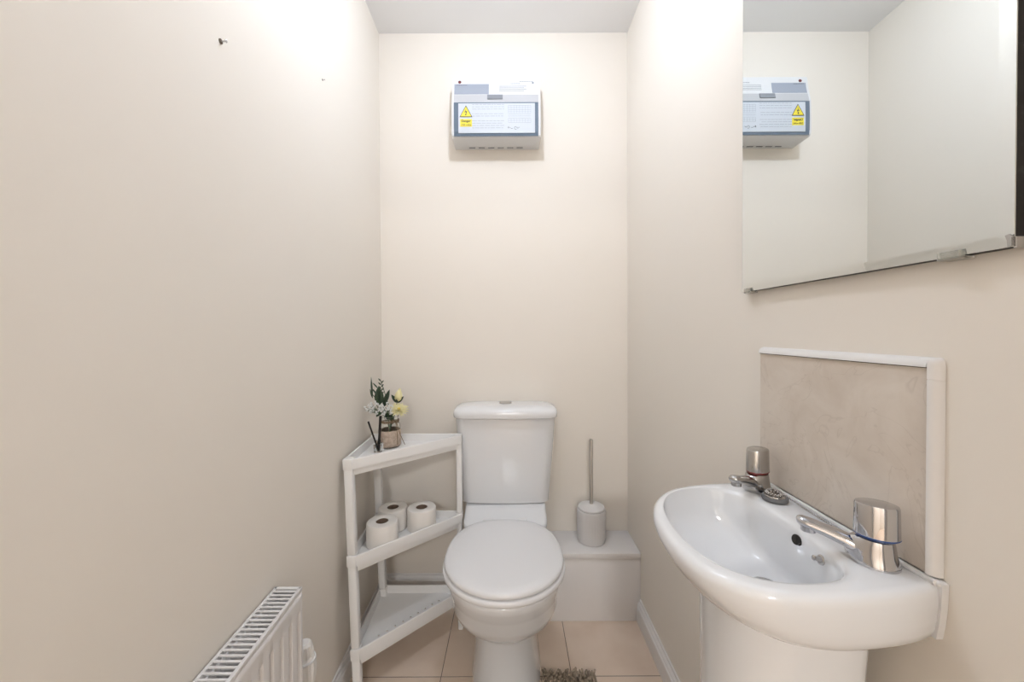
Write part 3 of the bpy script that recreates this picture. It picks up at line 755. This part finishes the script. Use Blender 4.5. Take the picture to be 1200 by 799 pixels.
# white gypsophila sprays
def spray(cx, cy, rx, ry, cnt, seed, label, sx, sy):
    rg = random.Random(seed); c = jp(cx, cy, -.018)
    G = thing('white_flower_spray', c, label, 'flower', 'white sprays in the jar')
    bs = bmesh.new(); bf = bmesh.new()
    nk = Vector((JX + sx, JY + sy, JZ + .113))
    tube(bs, [tuple(Vector((JX - sx, JY - sy, JZ + .012))), tuple(nk), tuple(nk.lerp(c, .6))], .0009, 5)
    for k in range(cnt):
        a = rg.uniform(0, 2 * PI); q = math.sqrt(rg.uniform(.02, 1))
        p = c + Vector((rx * q * math.cos(a), rg.uniform(-.022, .018), ry * q * math.sin(a)))
        tube(bs, [tuple(nk.lerp(c, rg.uniform(.2, .6))), tuple(p)], .0005, 4)
        for j in range(5):
            d = Vector((rg.uniform(-1, 1), rg.uniform(-1, 1), rg.uniform(-1, 1))).normalized() * .0028
            bmesh.ops.create_icosphere(bf, subdivisions=1, radius=rg.uniform(.0020, .0031), matrix=Matrix.Translation(p + d))
    link_mesh('stems', bs, STEM, G, 60); link_mesh('blossoms', bf, WHITEF, G, 60)
spray(438.5, 478, .034, .024, 44, 11, 'tiny white blossoms on the left side of the jar, largest spray', -.016, -.010)
spray(452, 478.5, .026, .022, 34, 12, 'tiny white blossoms beside the yellow flower, right-hand spray', .002, -.020)
# leaves
def leafsprig(label, leaves, px, py, m=LEAF, dy=0.0, sx=0, sy=.01):
    hd = jp(px, py, dy); T = thing('leaf_sprig', hd, label, 'foliage')
    bm = bmesh.new(); tube(bm, catmull(stem_pts(hd, sx, sy), 4, False), .0013, 6); link_mesh('stem', bm, STEM, T, 60)
    bm = bmesh.new()
    for (x0, y0, x1, y1, wd, nr) in leaves: leaf(bm, jp(x0, y0, dy), jp(x1, y1, dy - .008), wd, nr)
    solid(link_mesh('leaves', bm, m, T, 60))
leafsprig('broad dark green leaf in the middle of the jar posy', [(444, 474, 443, 452.5, .0165, (.2, -1, .1)), (446, 480, 440, 488, .008, (0, -1, .3)), (448, 482, 457, 490, .009, (0, -1, .4))], 444, 474, dy=.002, sx=-.008)
leafsprig('dark pointed green leaves rising right of the broad leaf', [(448, 474, 456, 456, .010, (-.3, -1, .1)), (449, 476, 453, 462, .009, (-.5, -1, .1)), (455, 486, 461, 491, .007, (0, -1, .5))], 448, 475, dy=.012, sx=.008)
leafsprig('tall narrow dark leaf against the wall, tallest in the jar', [(436, 465, 434.5, 441, .0035, (.6, -1, 0)), (436.5, 448, 443, 455, .0025, (.4, -1, 0)), (436, 455, 442, 463, .003, (.5, -1, .2)), (436, 466, 433, 455, .003, (.5, -1, 0))], 436.5, 462, m=LEAF, dy=-.01, sx=-.012, sy=.004)
sp_ = []
for k in range(9):
    y = 444 + k * 2.2; sp_.append((446, y + 2, 449.3 if k % 2 else 442.8, y - 1.2, .0028, (0, -1, .2)))
leafsprig('wispy grey green sprig with small leaves behind the posy', sp_, 446, 446, m=LEAFG, dy=.03, sx=.0, sy=.018)

# ---------------- reed diffuser ----------------
DXc, DYc, DZ = -.4750, 1.357, JZ
RD = thing('reed_diffuser', (DXc, DYc, DZ), 'tiny square glass diffuser bottle with thick black reeds in front of jar', 'reed diffuser')
bm = bmesh.new(); box(bm, DXc - .0135, DXc + .0135, DYc - .0135, DYc + .0135, DZ, DZ + .030, .003, 3); revolve(bm, [(.0075, .0295), (.0075, .037), (.0085, .038), (.0085, .041), (.006, .041)], (DXc, DYc, DZ), 20); link_mesh('bottle', bm, GLASS, RD, 40)
bm = bmesh.new(); tube(bm, [(DXc, DYc, DZ + .004), (DXc + .007, DYc + .003, DZ + .126)], .0045, 10); link_mesh('reed', bm, REED, RD, 50)
bm = bmesh.new(); tube(bm, [(DXc - .001, DYc, DZ + .006), (DXc - .0345, DYc - .004, DZ + .108)], .0030, 10); link_mesh('reed', bm, REED, RD, 50)

# ---------------- radiator ----------------
RA = thing('radiator', (lwx(.5) + .035, .5, .265), 'white panel radiator with slotted top grille low on the left wall', 'radiator')
RY0, RY1, RZ0, RZ1 = .245, .847, .265, .5645
def rw(v, y, z): return Vector((lwx(y) + v, y, z))
V0, V1 = .004, .0665
def rbox(bm, v0, v1, y0, y1, z0, z1, bev=0, seg=2):
    b2 = bmesh.new(); box(b2, v0, v1, y0, y1, z0, z1, bev, seg)
    for v in b2.verts: v.co = rw(v.co.x, v.co.y, v.co.z)
    me = bpy.data.meshes.new('t'); b2.to_mesh(me); b2.free(); bm.from_mesh(me); bpy.data.meshes.remove(me)
# front panel with pressed flutes
bm = bmesh.new()
ys = []; pitch = .0333
prof_y = []
y = RY0
nfl = int((RY1 - RY0) / pitch)
off0 = (RY1 - .018) - pitch * (nfl - 1)
samples = [RY0]
flc = [off0 + pitch * k for k in range(nfl)]
for c in flc:
    for d in (-.0075, -.0045, 0, .0045, .0075): samples.append(c + d)
samples = sorted(s for s in set(samples) if RY0 <= s <= RY1 - .003) + [RY1 - .002, RY1]
def depth(y):
    for c in flc:
        if abs(y - c) < .006: return .0055
    return 0
zs = [(RZ0, -.004), (RZ0 + .004, 0), (RZ0 + .025, 0), (RZ0 + .032, 1), (RZ1 - .058, 1), (RZ1 - .047, 0), (RZ1 - .024, 0), (RZ1 - .019, 0.001), (RZ1 - .012, -.0015), (RZ1 - .0085, -.0045)]
grid = []
for z, k in zs:
    row = []
    for y in samples:
        d = (depth(y) if k == 1 else 0)
        v = V1 - .002 - d + (k if k < 1 else 0)
        if y == RY1: v -= .003
        row.append(bm.verts.new(rw(v, y, z)))
    grid.append(row)
for a, b in zip(grid[:-1], grid[1:]):
    for i in range(len(a) - 1): bm.faces.new((a[i], a[i + 1], b[i + 1], b[i]))
fp = link_mesh('front_panel', bm, RADM, RA, 35); solid(fp, .0015)
bm = bmesh.new(); rbox(bm, V0, V0 + .010, RY0, RY1 - .002, RZ0, RZ1 - .012, .002); link_mesh('rear_panel', bm, RADM, RA, 35)
bm = bmesh.new()
y = RY0 + .02
while y < RY1 - .02:      # convector fins between the panels
    rbox(bm, V0 + .012, V0 + .034, y, y + .0006, RZ0 + .02, RZ1 - .02); y += .0111
link_mesh('convector_fins', bm, RADM, RA)
bm = bmesh.new()
zt = RZ1
rbox(bm, V0, V0 + .006, RY0, RY1, zt - .012, zt, .0008); rbox(bm, V1 - .0090, V1 - .0022, RY0, RY1, zt - .007, zt, .0008)
rbox(bm, V0, V1 - .0035, RY1 - .0065, RY1, zt - .006, zt, .0006); rbox(bm, V0, V1 - .0035, RY0, RY0 + .006, zt - .006, zt, .0006)
y = RY1 - .0165
while y > RY0 + .008:
    rbox(bm, V0 + .005, V1 - .009, y, y + .0042, zt - .0028, zt - .0002, .0005); y -= .01185
link_mesh('top_grille', bm, RADM, RA, 35)
bm = bmesh.new(); rbox(bm, V0, V1 - .004, RY1 - .0016, RY1 + .0004, RZ0 + .01, zt - .001, .0004); link_mesh('side_panel', bm, RADM, RA, 35)
bm = bmesh.new(); rbox(bm, V0, V1 - .004, RY0 - .0004, RY0 + .0016, RZ0 + .01, zt - .001, .0004); link_mesh('side_panel', bm, RADM, RA, 35)
VX, VY = lwx(.90) + .040, .900
bm = bmesh.new(); n = 48; rings = []
tl = [(.010, .255, 0), (.012, .262, 0), (.012, .29, 0), (.017, .292, 0), (.021, .300, 1), (.0235, .318, 1), (.0245, .338, 1), (.0235, .352, 1), (.0215, .360, 0), (.019, .364, 1), (.0185, .380, 1), (.0165, .391, 0), (.012, .3965, 0), (.002, .398, 0)]
for r, z, rib in tl:
    rings.append([Vector((VX + (r + (.0012 * (1 if (i // 2) % 2 else -1) if rib else 0)) * math.cos(2 * PI * i / n), VY + (r + (.0012 * (1 if (i // 2) % 2 else -1) if rib else 0)) * math.sin(2 * PI * i / n), z)) for i in range(n)])
loft(bm, rings); tv = link_mesh('thermostatic_valve', bm, TRVM, RA, 30)
bm = bmesh.new(); revolve(bm, [(.0245, .3525), (.0250, .354), (.0250, .357), (.0240, .3585)], (VX, VY, 0), 48); link_mesh('dial_ring', bm, CUW, tv, 40)
bm = bmesh.new(); revolve(bm, [(.011, .24), (.011, .258)], (VX, VY, 0), 24); tube(bm, [(VX, VY, .275), (lwx(.85) + .032, .848, .280)], .009, 14); revolve(bm, [(.0075, 0), (.0075, .24)], (VX, VY, 0), 20)
link_mesh('valve_tail_pipe', bm, CHROME, tv, 40)
for yy in (.33, .76):
    bm = bmesh.new(); rbox(bm, -.0005, .006, yy, yy + .02, RZ0 + .04, RZ1 - .03, .0005); link_mesh('wall_bracket', bm, RADM, RA)

# ---------------- screws left in the wall ----------------
def wplug(y, z, s, label):
    x = lwx(y)
    T = thing('wall_plug', (x, y, z), label, 'wall plug')
    bm = bmesh.new(); revolve(bm, [(.0045 * s, -.001), (.0045 * s, .0015 * s), (.0025 * s, .002 * s)], (x, y, z), 14, axis=(1, .04, 0)); link_mesh('plug_collar', bm, PLUGR, T, 40)
    bm = bmesh.new(); tube(bm, [(x + .001, y, z), (x + .010 * s, y + .001, z + .001)], .0013 * s, 8); revolve(bm, [(.0028 * s, 0), (.003 * s, .001), (.0015 * s, .0022 * s)], (x + .009 * s, y + .001, z + .001), 12, axis=(1, .04, .1)); link_mesh('screw', bm, CHROMED, T, 40)
wplug(.7047, 1.659, 1.0, 'larger brown wall plug and screw high on the left wall, nearer the camera')
wplug(1.1145, 1.856, .6, 'small screw in the left wall, higher and further from the camera')

# ---------------- pedestal mat ----------------
BM = thing('pedestal_mat', (.02, 1.0, 0), 'taupe chenille bath mat with looped pile beside the toilet foot', 'bath mat')
mp = [(-.26, .72), (.275, .72), (.268, 1.243), (.098, 1.250), (.100, 1.075), (-.155, 1.075), (-.155, 1.12), (-.262, 1.12)]
bm = bmesh.new(); prism(bm, mp, .0005, .006); link_mesh('backing', bm, MATM, BM)
def inside(x, y):
    c = False; j = len(mp) - 1
    for i in range(len(mp)):
        xi, yi = mp[i]; xj, yj = mp[j]
        if (yi > y) != (yj > y) and x < (xj - xi) * (y - yi) / (yj - yi) + xi: c = not c
        j = i
    return c
bm = bmesh.new(); rg = random.Random(9)
yy = .724
while yy < 1.25:
    xx = -.258
    st = .0085
    while xx < .273:
        if inside(xx, yy):
            x = xx + rg.uniform(-.002, .002); y = yy + rg.uniform(-.002, .002); a = rg.uniform(0, 2 * PI); l = rg.uniform(.004, .010); h = rg.uniform(.017, .021)
            tube(bm, [(x, y, .004), (x + l * .4 * math.cos(a), y + l * .4 * math.sin(a), h * .7), (x + l * math.cos(a), y + l * math.sin(a), h), (x + l * 1.3 * math.cos(a), y + l * 1.3 * math.sin(a), h - .002)], [.0034, .0038, .0036, .0024], 6)
        xx += st
    yy += .0085
pile = link_mesh('pile', bm, MATM, BM, 60); pile['kind'] = 'stuff'
